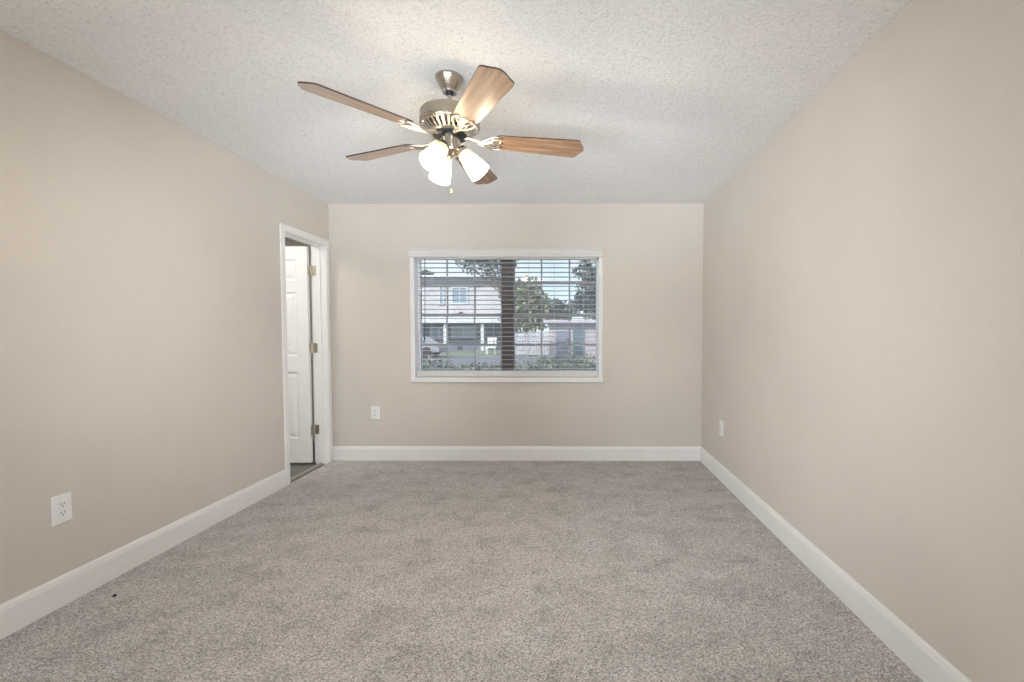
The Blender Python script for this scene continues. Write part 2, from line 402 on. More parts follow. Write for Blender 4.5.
# adjoining room past the door
BX0, BX1, BY0, BY1 = -4.3, XL-WT, 2.3, 5.2
b = BM(); box(b, BX0, XL-.062, BY0, BY1, -.12, -.012)
struct(obj('floor', b, M['plank']), 'grey plank floor past the open door')
b = BM(); box(b, BX0-.1, BX1, BY0-.1, BY1+.1, H, H+.15)
struct(obj('ceiling', b, M['trim']), 'ceiling of the room past the open door')
b = BM(); box(b, BX0-.1, BX1, BY1, BY1+.1, -.12, H)
struct(obj('wall_bathroom_back', b, M['bathwall']), 'wall behind the open door')
b = BM(); box(b, BX0-.1, BX0, BY0, BY1, -.12, H)
struct(obj('wall_bathroom_left', b, M['bathwall']), 'far side wall past the open door')
b = BM(); box(b, BX0-.1, BX1, BY0-.1, BY0, -.12, H)
struct(obj('wall_bathroom_front', b, M['bathwall']), 'near wall of the room past the open door')
b = BM(); box(b, BX1, BX1+.1, D+EXT, BY1+.1, -.12, H)
struct(obj('wall_bathroom_right', b, M['bathwall']), 'short wall behind the door hinge side')

# baseboards: profiled, with an eased step along the top
def baseboard(name, p0, p1, inward, label):
    prof = [(0, 0), (.015, 0), (.015, .108), (.0125, .116), (.0115, .124), (.008, .132), (.003, .135), (0, .135)]
    b = BM(); p0, p1, n = Vector(p0), Vector(p1), Vector(inward)
    A = [b.verts.new(p0+n*t+Vector((0, 0, z))) for t, z in prof]; Bv = [b.verts.new(p1+n*t+Vector((0, 0, z))) for t, z in prof]
    for i in range(len(prof)):
        j = (i+1) % len(prof); b.faces.new([A[i], A[j], Bv[j], Bv[i]])
    b.faces.new(A); b.faces.new(Bv[::-1])
    struct(obj(name, b, M['trim']), label)
baseboard('baseboard_left', (XL, REAR, 0), (XL, DY0-.060, 0), (1, 0, 0), 'white baseboard along the wall with the door')
baseboard('baseboard_right', (XR, REAR, 0), (XR, D, 0), (-1, 0, 0), 'white baseboard along the blank wall')
baseboard('baseboard_back', (XL, D, 0), (XR-.0, D, 0), (0, -1, 0), 'white baseboard under the window')

# door casing, jamb and stop
CW, CT = .053, .013
b = BM()
def casing(b, x0, x1):
    xs = (x0, x1)
    y0, y1, z1 = DY0-.004, DY1+.004, DZ+.004
    box(b, min(xs), max(xs), y0-CW, y0, -.0, z1+CW); box(b, min(xs), max(xs), y1, min(y1+CW, D-.0005), -.0, z1+CW)
    box(b, min(xs), max(xs), y0, y1, z1, z1+CW)
casing(b, XL, XL+CT)
struct(obj('trim_1', b, M['trim'], bevel=.004), 'white casing framing the door opening')
b = BM()
JT = .02
box(b, XL-WT-.002, XL+.004, DY0-JT, DY0, -.012, DZ+JT); box(b, XL-WT-.002, XL+.004, DY1, DY1+JT, -.012, DZ+JT); box(b, XL-WT-.002, XL+.004, DY0, DY1, DZ, DZ+JT)
sx0, sx1 = XL-.078, XL-.042
box(b, sx0, sx1, DY0, DY0+.011, -.012, DZ); box(b, sx0, sx1, DY1-.011, DY1, -.012, DZ); box(b, sx0, sx1, DY0, DY1, DZ-.011, DZ)
struct(obj('trim_2', b, M['trim'], bevel=.0015), 'white jamb and stop inside the door opening')
b = BM(); casing(b, XL-WT-CT, XL-WT)
struct(obj('trim_3', b, M['trim'], bevel=.004), 'white casing on the far side of the door opening')
b = BM(); vs = []
for y in (DY0, DY1): vs.append([b.verts.new((x, y, z)) for x, z in ((XL-.085, -.012), (XL-.085, -.004), (XL-.070, .003), (XL-.052, .004), (XL-.044, -.012))])
for i in range(5): b.faces.new([vs[0][i], vs[0][(i+1) % 5], vs[1][(i+1) % 5], vs[1][i]])
b.faces.new(vs[0]); b.faces.new(vs[1][::-1])
struct(obj('trim_4', b, plain('beige_threshold', (.36, .33, .28), .6)), 'thin pale threshold strip between carpet and plank floor')

# door leaf, swung open at right angles into the next room
DW, DT, DH = .596, .035, 2.022
door = empty('door_1', (XL-WT-.025, DY1-.004, 0)); struct(door, 'white six panel door standing open')
b = BM()
# local: x 0..-DW, y 0..-DT (camera face at y=-DT)
pan = []
for px0, px1 in ((-.275, -.105), (-.503, -.333)):
    for pz0, pz1 in ((.24, .86), (1.01, 1.60), (1.71, 1.90)): pan.append((px0, px1, pz0, pz1))
panel_holes(b, 'x', (-DW, .008), (0, DH), -DT, 0, pan)
leaf = obj('door_leaf', b, M['door'], door, .0015)
b = BM()
for (a, c, z0, z1) in pan:
    for ys in (1, -1):
        yc = -DT/2; face = yc+ys*DT/2
        def ring(ins, dep):
            return [b.verts.new((x, face-ys*dep, z)) for x, z in ((a+ins, z0+ins), (c-ins, z0+ins), (c-ins, z1-ins), (a+ins, z1-ins))]
        R = [ring(0, .0005), ring(.008, .009), ring(.020, .009), ring(.045, .002)]
        for r0, r1 in zip(R, R[1:]):
            for i in range(4): b.faces.new([r0[i], r0[(i+1) % 4], r1[(i+1) % 4], r1[i]])
        b.faces.new(R[-1])
obj('door_panel', b, M['door'], door)
for hz in (.315, 1.085, 1.805):
    b = BM(); lathe(b, [(.0055, hz-.045), (.0065, hz-.0445), (.0065, hz+.0445), (.0055, hz+.045)], 14, Matrix.Translation((.0168, -.012, 0)))
    box(b, .0076, .0125, -.030, -.004, hz-.0445, hz+.0445)      # plate on the leaf edge
    box(b, .027, .061, -.0008, .0035, hz-.0445, hz+.0445)   # plate on the jamb
    for sz in (-.028, 0, .028): lathe(b, [(.003, 0), (.003, .0012), (.001, .0018)], 8, Matrix.Translation((.041+(.008 if sz else 0), -.0008, hz+sz)) @ Matrix.Rotation(PI/2, 4, 'X'))
    obj('hinge', b, M['hinge'], door, smooth=.6)
b = BM()
for s, y0 in ((-1, -DT), (1, 0)):
    lathe(b, [(.030, 0), (.030, .006), (.011, .010), (.011, .030), (.026, .040), (.027, .055), (.018, .064), (0, .066)], 24, Matrix.Translation((-DW+.065, y0, .93)) @ Matrix.Rotation(PI/2*(1 if s < 0 else -1), 4, 'X'))
obj('door_knob', b, M['hinge'], door, smooth=.7)

# ------------------------------------------------------------ window
win = empty('window_1', ((WX0+WX1)/2, D, WZ0)); struct(win, 'wide white framed window with two grilled sashes')
def wpart(name, lst, mat, bevel=0, parent=None):
    o = boxes(name, [(q[0], q[1], D+q[2], D+q[3], q[4], q[5]) for q in lst], mat, None, bevel)
    o.parent = parent or win
    o.matrix_parent_inverse = Matrix.Translation(-Vector(win.location))
    return o
FY0, FY1 = .100, .155
FW = .012
wpart('window_frame', [(WX0, WX0+FW+.014, FY0, FY1, WZ0, WZ1), (WX1-FW-.014, WX1, FY0, FY1, WZ0, WZ1), (WX0+FW, WX1-FW, FY0, FY1, WZ0, WZ0+.035), (WX0+FW, WX1-FW, FY0, FY1, WZ1-.03, WZ1)], M['vinyl'], .002)
mL, mR = -.668, -.558
wpart('mullion', [(mL, mR, FY0-.012, FY1-.002, WZ0+.035, WZ1-.03)], M['bronze_dark'], .004)
MZ = 1.400
for (a, c) in ((WX0+FW+.0, mL), (mR, WX1-FW-.0)):
    z0, z1 = WZ0+.035, WZ1-.03
    up = wpart('upper_sash', [(a, a+.014, .13, .15, MZ, z1), (c-.014, c, .13, .15, MZ, z1), (a+.014, c-.014, .13, .15, z1-.018, z1), (a+.014, c-.014, .13, .15, MZ-.012, MZ+.014)]
               + [(a+(c-a)*k/3-.0075, a+(c-a)*k/3+.0075, .137, .146, MZ+.014, z1-.018) for k in (1, 2)] + [(a+.014, c-.014, .1365, .1465, 1.700, 1.722)], M['bronze'], .001)
    lo = wpart('lower_sash', [(a, a+.014, .108, .129, z0, MZ+.012), (c-.014, c, .108, .129, z0, MZ+.012), (a+.014, c-.014, .108, .129, z0, z0+.018), (a+.014, c-.014, .106, .129, MZ-.016, MZ+.012)]
               + [(a+(c-a)*k/3-.0075, a+(c-a)*k/3+.0075, .113, .123, z0+.018, MZ-.016) for k in (1, 2)] + [(a+.014, c-.014, .1125, .1235, 1.100, 1.120)], M['bronze'], .001)
    wpart('glass_pane', [(a+.012, c-.012, .1405, .1425, MZ+.012, z1-.016)], M['glass'], 0)
    wpart('glass_pane', [(a+.012, c-.012, .117, .119, z0+.016, MZ-.014)], M['glass'], 0)
    xm = (a+c)/2
    b = BM(); box(b, xm-.028, xm+.028, D+.107, D+.127, MZ+.012, MZ+.019); box(b, xm-.012, xm+.020, D+.105, D+.122, MZ+.019, MZ+.030)
    o = obj('sash_lock', b, M['bronze_dark'], win, .002); o.matrix_parent_inverse = Matrix.Translation(-Vector(win.location))
# white strips round the opening, the reveal lining and the sill
struct(boxes('trim_5', [(-1.524, WX0, D-.010, D, WZ0, 1.96), (WX1, .304, D-.010, D, WZ0, 1.96)], M['trim'], bevel=.002), 'white strips down both sides of the window')
struct(boxes('trim_6', [(WX0, WX0+.006, D-.008, D+FY0, WZ0, WZ1), (WX1-.006, WX1, D-.008, D+FY0, WZ0, WZ1), (WX0+.006, WX1-.006, D, D+FY0, WZ1-.006, WZ1)], M['vinyl']), 'white lining of the window reveal')
struct(boxes('window_sill', [(-1.524, .309, D-.024, D+.0, .757, .802), (WX0, WX1, D-.004, D+.112, .775, .802)], M['trim'], bevel=.003), 'white sill board under the window')

# ------------------------------------------------------------ blind
bl = empty('window_blind', ((WX0+WX1)/2, D+.05, WZ0))
tag(bl, 'white horizontal blind with open slats hanging in the window', 'blind')
def bpart(name, b, mat, bevel=0, smooth=None, parent=None):
    o = obj(name, b, mat, parent or bl, bevel, smooth)
    if not parent: o.matrix_parent_inverse = Matrix.Translation(-Vector(bl.location))
    return o
b = BM()   # moulded valance: profile in (y, z)
vp = [(-.011, 0), (-.017, .003), (-.019, .010), (-.015, .018), (-.015, .030), (-.018, .036), (-.018, .046), (-.015, .052), (-.015, .064), (-.020, .070), (-.021, .078), (-.017, .082), (-.003, .082), (-.003, 0)]
A = [b.verts.new((-1.532, D+y, 1.939+z)) for y, z in vp]; Bv = [b.verts.new((.303, D+y, 1.939+z)) for y, z in vp]
for i in range(len(vp)):
    j = (i+1) % len(vp); b.faces.new([A[i], A[j], Bv[j], Bv[i]])
b.faces.new(A); b.faces.new(Bv[::-1])
bpart('valance', b, M['valance'])
SX0, SX1 = WX0+.030, WX1-.022
b = BM(); box(b, SX0, SX1, D+.018, D+.075, 1.925, 1.975); bpart('head_rail', b, M['valance'], .003)
b = BM()
pitch = .0441; zt = 1.893
NS = 24
for k in range(NS):
    zc = zt-k*pitch; yc = D+.048
    pr = [(-.025, -.0018), (-.012, -.0004), (0, .0002), (.012, -.0004), (.025, -.0018), (.025, .0012), (.012, .0026), (0, .0032), (-.012, .0026), (-.025, .0012)]
    A = [b.verts.new((SX0, yc+y, zc+z-.05*y)) for y, z in pr]; Bv = [b.verts.new((SX1, yc+y, zc+z-.05*y)) for y, z in pr]
    for i in range(len(pr)):
        j = (i+1) % len(pr); b.faces.new([A[i], A[j], Bv[j], Bv[i]])
    b.faces.new(A); b.faces.new(Bv[::-1])
bpart('slats', b, M['slat'])
b = BM(); box(b, WX0+.010, WX1-.010, D+.022, D+.074, .805, .862); bpart('bottom_rail', b, M['valance'], .004)
for x in (-1.335, -.925, -.74, -.40, -.155, .12):
    b = BM()
    for y in (.0215, .0745): tube(b, [(x, D+y, 1.93), (x, D+y, .86)], .0011, 6)
    for k in range(NS): tube(b, [(x, D+.0215, zt-k*pitch-.0040), (x, D+.0745, zt-k*pitch-.0052)], .0007, 4)
    bpart('ladder_cord', b, M['cord'])
b = BM(); tube(b, [(-1.384, D+.008, 1.93), (-1.386, D+.006, 1.60), (-1.389, D+.004, 1.32), (-1.389, D+.004, 1.30), (-1.394, D+.003, 1.155), (-1.394, D+.003, 1.15)], [.0038, .0038, .0038, .0058, .0062, .004], 8)
bpart('tilt_wand', b, M['wand'], smooth=.8)

# ------------------------------------------------------------ outlets
def make_outlet(mat, label):
    r = empty('wall_outlet'); tag(r, label, 'outlet', 'power outlets low on the walls')        # local: plate in x-z plane facing -y
    b = BM()
    w, h = .0415, .0645
    ring = lambda ins, y: [b.verts.new((x, y, z)) for x, z in ((-w+ins, -h+ins), (w-ins, -h+ins), (w-ins, h-ins), (-w+ins, h-ins))]
    R = [ring(0, 0), ring(0, -.004), ring(.004, -.0065), ring(.010, -.0070)]
    for r0, r1 in zip(R, R[1:]):
        for i in range(4): b.faces.new([r0[i], r0[(i+1) % 4], r1[(i+1) % 4], r1[i]])
    b.faces.new(R[-1]); b.faces.new(R[0][::-1])
    obj('cover_plate', b, mat, r, .0012)
    for zc in (.0195, -.0195):
        b = BM(); out = []
        for k in range(32):
            a = 2*PI*k/32; out.append((.0170*math.cos(a), max(-.0125, min(.0125, .0172*math.sin(a)))))
        prism(b, out, .0060, .0088)
        bmesh.ops.transform(b, matrix=Matrix.Translation((0, 0, zc)) @ Matrix.Rotation(PI/2, 4, 'X'), verts=b.verts)
        rec = obj('receptacle', b, mat, r)
        b = BM()
        box(b, -.0078, -.0054, -.0092, -.0085, zc-.001, zc+.0085); box(b, .0054, .0078, -.0092, -.0085, zc+.000, zc+.0080)
        lathe(b, [(.0028, 0), (.0028, .0007)], 12, Matrix.Translation((0, -.0085, zc-.0070)) @ Matrix.Rotation(PI/2, 4, 'X'))
        obj('socket_slots', b, M['slot'], rec)
    b = BM(); lathe(b, [(.0032, .0065), (.0032, .0082), (.0015, .0088), (0, .0088)], 14, Matrix.Rotation(PI/2, 4, 'X'))
    obj('screw', b, mat, r)
    return r
ot = make_outlet(M['plate_white'], 'white power outlet low on the left wall, nearest the camera')
ot.location = (XL, 2.016, .434); ot.rotation_euler.z = PI/2
o = copy_tree(ot); o['label'] = 'small power outlet low on the wall left of the window'; o.location = (-1.872, D, .459); o.rotation_euler.z = 0
o = copy_tree(ot); o['label'] = 'white power outlet low on the blank right wall near the far corner'; o.location = (XR, 3.762, .436); o.rotation_euler.z = -PI/2

b = BM()
bmesh.ops.create_icosphere(b, subdivisions=2, radius=.009)
rnd = random.Random(3)
for v in b.verts: v.co *= rnd.uniform(.6, 1.15); v.co.z *= .6
tag(obj('lint_speck', b, M['lint'], loc=(-2.117, 2.071, .004)), 'tiny dark speck lying on the carpet near the left baseboard', 'lint')

# ------------------------------------------------------------ ceiling fan
FX, FY = -.577, 2.2214
fan = empty('ceiling_fan', (FX, FY, H))
tag(fan, 'five blade brushed nickel ceiling fan with three lit frosted lamps', 'ceiling fan')
def fz(z): return z-H
b = BM(); lathe(b, [(.064, 0), (.066, -.004), (.066, -.010), (.062, -.016), (.036, -.064), (.030, -.068), (.014, -.069)], 48)
can = obj('canopy', b, M['nickel'], fan, smooth=.5)
b = BM(); lathe(b, [(.034, -.066), (.036, -.069), (.033, -.073), (.014, -.075)], 40); obj('canopy_ring', b, M['chrome'], can, smooth=.6)
b = BM(); lathe(b, [(.017, -.068), (.019, -.076), (.016, -.084), (.0115, -.088)], 28); obj('hanger_ball', b, M['dark'], can, smooth=.8)
b = BM(); lathe(b, [(.0115, -.080), (.0115, -.140)], 24); obj('downrod', b, M['nickel'], fan, smooth=.6)
b = BM()
lathe(b, [(.0125, fz(2.290)), (.022, fz(2.288)), (.030, fz(2.280)), (.118, fz(2.277)), (.132, fz(2.273)), (.139, fz(2.264)), (.140, fz(2.224)), (.136, fz(2.220)), (.136, fz(2.217)), (.140, fz(2.213)), (.138, fz(2.207)), (.130, fz(2.204))], 64)
mot = obj('motor_housing', b, M['nickel'], fan, smooth=.45)
b = BM(); lathe(b, [(.122, fz(2.206)), (.088, fz(2.179)), (.082, fz(2.176))], 48); obj('vent_core', b, M['dark'], mot, smooth=.6)
b = BM()
for k in range(30):
    a = 2*PI*(k+.5)/30; ca, sa = math.cos(a), math.sin(a)
    quadbox(b, (.133*ca, .133*sa, fz(2.206)), (.092*ca, .092*sa, fz(2.175)), .0105, .004, (ca, sa, .9))
lathe(b, [(.088, fz(2.179)), (.096, fz(2.177)), (.096, fz(2.171)), (.088, fz(2.168)), (.050, fz(2.166))], 48)
obj('vent_ring', b, M['pnickel'], mot, smooth=.5)
b = BM(); lathe(b, [(.080, fz(2.169)), (.080, fz(2.160)), (.070, fz(2.156)), (.046, fz(2.154))], 40); obj('flywheel', b, M['dark'], mot, smooth=.5)

# one blade with its iron, along local +x
BP = math.radians(-12)
PH = 3.983
ZB = 2.154
def blade_outline():
    xs0, L = .205, .657
    top = []
    r0, w0, w1 = .012, .054, .070
    pts = [(xs0+.004, .030), (xs0+.012, .046), (xs0+.034, w0)]
    pts += [(xs0+.034+(L-.052-xs0-.034)*t, w0+(w1-w0)*t) for t in (.33, .66, 1)]
    pts += [(L-.040, w1-.001), (L-.032, w1-.006), (L-.027, w1-.013), (L-.022, w1-.024), (L-.016, w1-.034), (L-.010, w1-.044), (L-.006, w1-.050), (L-.003, .012), (L, .003)]
    return pts + [(x, -y) for x, y in reversed(pts)]
def make_blade():
    b = BM(); prism(b, blade_outline(), -.003, .003, 0, 1)
    bl_ = obj('blade', b, [M['wood'], M['edge']], fan)
    # iron: neck from the flywheel, flaring into a scrolled plate under the blade root
    q = BM()
    for s in (1, -1):
        tube(q, [(.072, s*.008, .006), (.098, s*.009, .002), (.124, s*.010, -.007), (.148, s*.014, -.012), (.172, s*.032, -.0110), (.196, s*.046, -.0090), (.222, s*.050, -.0075), (.242, s*.040, -.0070), (.244, s*.028, -.0070), (.234, s*.022, -.0070)],
             [.0035, .0035, .0036, .0040, .0046, .0046, .0044, .0042, .0036, .0028], 8)
        tube(q, [(.146, s*.012, -.011), (.168, s*.006, -.0100), (.190, s*.012, -.0085), (.206, s*.026, -.0075), (.218, s*.030, -.0070)], [.0045, .0045, .0042, .0040, .003], 8)
        lathe(q, [(.0065, -.0105), (.0065, -.0075), (.0045, -.0030)], 14, Matrix.Translation((.232, s*.034, 0)))
    out = [(.186, .004), (.200, .009), (.216, .017), (.232, .016), (.244, .009), (.252, 0)]
    out = out+[(x, -y) for x, y in reversed(out[:-1])]
    prism(q, out, -.0066, -.0032)
    tube(q, [(.066, 0, .008), (.098, 0, .003), (.124, 0, -.006), (.150, 0, -.011), (.176, 0, -.0095), (.200, 0, -.0070)], [.009, .009, .008, .008, .006, .005], 8)
    lathe(q, [(.0065, -.0105), (.0065, -.0065)], 14, Matrix.Translation((.238, 0, 0)))
    obj('blade_iron', q, M['pnickel'], bl_, smooth=.9)
    return bl_
bl0 = make_blade()
for k in range(5):
    o = bl0 if k == 0 else copy_tree(bl0, fan)
    # axis passes through the tip height; blade tilted along its own length axis
    o.location = (0, 0, fz(ZB)); o.rotation_euler = Euler((BP, 0, PH+k*2*PI/5), 'XYZ')

# light kit
b = BM()
lathe(b, [(.044, fz(2.157)), (.048, fz(2.153)), (.048, fz(2.098)), (.044, fz(2.090)), (.030, fz(2.084)), (.022, fz(2.076)), (.012, fz(2.068)), (.006, fz(2.064)), (0, fz(2.063))], 40)
kit = obj('light_kit', b, M['nickel'], fan, smooth=.45)
TILT = math.radians(41)
def make_lamp():
    l = empty('lamp_arm'); l.parent = fan
    b = BM()
    tube(b, [(-.022, 0, .012), (-.014, 0, .022), (-.004, 0, .022), (0, 0, .008)], .009, 10)
    lathe(b, [(.012, .016), (.024, .010), (.030, .002), (.031, -.014), (.028, -.018)], 28)
    obj('lamp_socket', b, M['nickel'], l, smooth=.6)
    b = BM()
    outer = [(.028, 0), (.032, -.008), (.038, -.028), (.0425, -.055), (.0465, -.085), (.050, -.110), (.0525, -.125)]
    inner = [(r-.003, z) for r, z in reversed(outer)]
    lathe(b, outer+[(.0515, -.127)]+inner, 40, caps=False)
    obj('lamp_shade', b, M['shade'], l, smooth=.9, loc=(0, 0, -.010))
    b = BM(); lathe(b, [(0, -.012), (.012, -.014), (.014, -.040), (.022, -.062), (.027, -.082), (.023, -.100), (.012, -.109), (0, -.111)], 24)
    obj('bulb', b, M['bulb'], l, smooth=1.2)
    if P_BULB:
        pl = light('bulb_light', 'POINT', (0, 0, -.124), (0, 0, 0), P_BULB, (1, .965, .92), shadow_soft_size=.016); pl.parent = l
    return l
l0 = make_lamp()
for k, th in enumerate((7, 127, 247)):
    o = l0 if k == 0 else copy_tree(l0, fan)
    t = math.radians(th)
    o.location = (.052*math.cos(t), .052*math.sin(t), fz(2.098)); o.rotation_euler = Euler((0, -TILT, t), 'XYZ')
def chain(pts, knob):
    b = BM(); P = [Vector(p) for p in pts]
    for a, c in zip(P, P[1:]):
        n = max(1, int((c-a).length/.0045))
        for i in range(n):
            p = a.lerp(c, i/n); lathe(b, [(0, .0017), (.0017, 0), (0, -.0017)], 6, Matrix.Translation(p))
    ch = obj('pull_chain', b, M['pnickel'], fan)
    b = BM(); lathe(b, [(0, .002), (.003, 0), (.0045, -.006), (.0065, -.014), (.0050, -.021), (0, -.024)], 14, Matrix.Translation(P[-1]))
    obj('pull_knob', b, M[knob], ch, smooth=.9)
chain([(.004, -.004, fz(2.066)), (.004, -.006, fz(1.912))], 'bead')
chain([(-.040, -.030, fz(2.100)), (-.052, -.038, fz(2.092)), (-.054, -.040, fz(1.985))], 'bead')

# ------------------------------------------------------------ outside
def WXY(u, v, Y): return (Y*((u-569.04)/457-.0035), Y, CAMH+(333.25-v)*Y/457)
GZ = -.15
b = BM(); box(b, -60, 40, D+EXT+.002, 90, GZ-.3, GZ)
struct(obj('ground', b, M['lawn']), 'lawn outside the window')
b = BM(); box(b, -60, 40, 14.5, 27, GZ, GZ+.02)
struct(obj('road', b, M['asphalt']), 'grey pavement beyond the lawn')
b = BM(); box(b, -5, 1.5, D+EXT+.002, 10.4, GZ, GZ+.02)
struct(obj('planting_bed', b, M['mulch']), 'dark mulch bed under the window')

def leaves(bm, blobs, n, size, rnd, droop=0):
    tot = sum(r[3]*r[4]*r[5] for r in blobs)
    for (x, y, z, rx, ry, rz) in blobs:
        for i in range(max(6, int(n*rx*ry*rz/tot))):
            while True:
                p = Vector((rnd.uniform(-1, 1), rnd.uniform(-1, 1), rnd.uniform(-1, 1)))
                if .30 < p.length < 1: break
            p = Vector((x+p.x*rx, y+p.y*ry, z+p.z*rz))
            s = size*rnd.uniform(.6, 1.3); m = Euler((rnd.uniform(-1, 1)*1.2, rnd.uniform(-1, 1)*1.2, rnd.uniform(0, 6.28))).to_matrix()
            q = [m @ Vector(c)*s for c in ((-.5, 0, 0), (-.1, .28, .06), (.5, 0, -droop), (-.1, -.28, .06))]
            bm.faces.new([bm.verts.new(p+c) for c in q])
def tree(name, label, base, trunk_h, blobs, n, size, leafm, seed, group='trees seen through the window', lean=(0, 0), r=.14):
    rnd = random.Random(seed)
    t = empty(name, base); tag(t, label, 'tree', group)
    b = BM(); top = Vector((lean[0], lean[1], trunk_h))
    tube(b, [(0, 0, -.05), top*.5, top], [r*1.3, r, r*.75], 10)
    for (x, y, z, *_) in blobs: tube(b, [top*.8, (top*.8+Vector((x, y, z)))/2+Vector((0, 0, .1)), (x, y, z)], [r*.5, r*.3, r*.12], 6)
    obj('trunk', b, M['bark'], t, smooth=.8)
    b = BM(); leaves(b, blobs, n, size, rnd); obj('foliage', b, leafm, t)
    return t
def px(u, v, Y, base):
    p = WXY(u, v, Y); return (p[0]-base[0], p[1]-base[1], p[2]-base[2])

# two storey building on the left
YB = 35.0
bx1 = WXY(505, 300, YB)[0]; bx0 = -24.0
zb_eave, zb_top = WXY(0, 281, YB)[2], WXY(0, 272.5, YB)[2]
zs1, zs0 = WXY(0, 315.5, YB)[2], WXY(0, 323, YB)[2]
bd = empty('apartment_building', ((bx0+bx1)/2, YB, GZ)); tag(bd, 'pale two storey building across the lawn, seen through the left half of the window', 'building')
inv = Matrix.Translation(-Vector(bd.location))
def ext(name, lst, mat, par=None, root=None):
    root = root or bd
    o = boxes(name, lst, mat); o.parent = par or root; o.matrix_parent_inverse = Matrix.Translation(-Vector(root.location)); return o
w = ext('upper_wall', [(bx0, bx1, YB, YB+9, zs1, zb_eave)], M['stucco'])
ext('lower_wall', [(bx0, bx1, YB+1.4, YB+9, GZ, zs0)], M['stucco_shaded'])  # ground floor in shade, the shade carried by its wall colour
ext('floor_band', [(bx0, bx1+.1, YB-.12, YB+9, zs0, zs1)], M['winframe'])
b = BM(); ov = .5
pts = [(bx0-ov, YB-ov, zb_eave), (bx1+ov, YB-ov, zb_eave), (bx1+ov, YB+9.5, zb_eave), (bx0-ov, YB+9.5, zb_eave)]
lo_ = [b.verts.new(p) for p in pts]; mid = [b.verts.new((p[0], p[1], p[2]+.22)) for p in pts]
rid = [b.verts.new((bx0+3, YB+4.5, zb_top+.35)), b.verts.new((bx1-3.2, YB+4.5, zb_top+.35))]
b.faces.new(lo_[::-1])
for i in range(4): f = b.faces.new([lo_[i], lo_[(i+1) % 4], mid[(i+1) % 4], mid[i]]); f.material_index = 1
b.faces.new([mid[0], mid[1], rid[1], rid[0]]); b.faces.new([mid[2], mid[3], rid[0], rid[1]]); b.faces.new([mid[1], mid[2], rid[1]]); b.faces.new([mid[3], mid[0], rid[0]])
o = obj('roof', b, [M['roofing'], M['fascia']], bd); o.matrix_parent_inverse = inv
def wnd(u0, u1, v0, v1, y, pane=M['pane'], mid=True):
    x0, _, z1 = WXY(u0, v0, YB); x1, _, z0 = WXY(u1, v1, YB)
    l = [(x0-.1, x1+.1, y-.08, y+.02, z1, z1+.1), (x0-.1, x1+.1, y-.08, y+.02, z0-.1, z0), (x0-.1, x0, y-.08, y+.02, z0, z1), (x1, x1+.1, y-.08, y+.02, z0, z1)]
    if mid: l.append(((x0+x1)/2-.04, (x0+x1)/2+.04, y-.06, y+.02, z0, z1))
    f = ext('window', l, M['winframe']); ext('pane', [(x0, x1, y-.03, y+.005, z0, z1)], pane, f).matrix_parent_inverse = Matrix()
    bpy.context.view_layer.update()
    f.children[0].matrix_parent_inverse = Matrix.Translation(-Vector(bd.location)) @ Matrix.Translation(Vector(bd.location)) 
lt = plain('pale_blinds', (.42, .47, .55), .5)
wnd(453, 467, 288, 303, YB)
wnd(440.5, 443.5, 287, 304, YB, M['pane'], False)
wnd(426, 442, 328, 338, YB+1.4, M['pane'])
wnd(448, 471, 327, 337, YB+1.4, lt)
ext('doorway', [(WXY(486, 0, YB)[0], WXY(497, 0, YB)[0], YB+1.32, YB+1.42, GZ, WXY(0, 327, YB)[2])], M['teal'])
xs = WXY(482, 0, YB)[0]
for xx in (xs, WXY(444.5, 0, YB)[0], WXY(420, 0, YB)[0]):
    ext('post', [(xx-.12, xx+.12, YB+.1, YB+.34, GZ, zs0)], M['winframe'])

# low pink-grey building at right
YR = 21.0
rx0 = WXY(549, 0, YR)[0]; rb = empty('low_building', (rx0+3, YR, GZ)); tag(rb, 'low pinkish grey building with a dark door, seen at the lower right of the window', 'building')
zr = WXY(0, 323, YR)[2]
ext('wall', [(rx0, rx0+7, YR, YR+4, GZ, zr)], M['stucco_pink'], None, rb)
ext('roof', [(rx0-.25, rx0+7.2, YR-.3, YR+4.2, zr, zr+.14)], M['fence'], None, rb)
ext('door', [(WXY(573, 0, YR)[0], WXY(584, 0, YR)[0], YR-.06, YR+.02, GZ, WXY(0, 327, YR)[2])], M['teal'], None, rb)
ext('shade_patch', [(WXY(556, 0, YR)[0], WXY(570, 0, YR)[0], YR-.05, YR+.02, GZ+.25, WXY(0, 331, YR)[2])], M['stucco_shaded'], None, rb)  # flat dark patch standing in for a shadowed stretch of wall

# pale board fence between the two buildings
YF = 27.5
fx0, fx1 = WXY(503, 0, YF)[0], WXY(553, 0, YF)[0]
fe = empty('board_fence', ((fx0+fx1)/2, YF, GZ)); tag(fe, 'pale vertical board fence beyond the lawn, right of the window mullion', 'fence')
zf = WXY(0, 333, YF)[2]; n = 18; lst = []
for i in range(n):
    a = fx0+(fx1-fx0)*i/n; lst.append((a+.012, a+(fx1-fx0)/n-.012, YF, YF+.025, GZ+.05, zf+.03*math.sin(i*2.1)))
ext('boards', lst, M['fence'], None, fe)
ext('rail', [(fx0, fx1, YF+.025, YF+.07, GZ+.3, GZ+.4), (fx0, fx1, YF+.025, YF+.07, zf-.35, zf-.25)], M['fence'], None, fe)

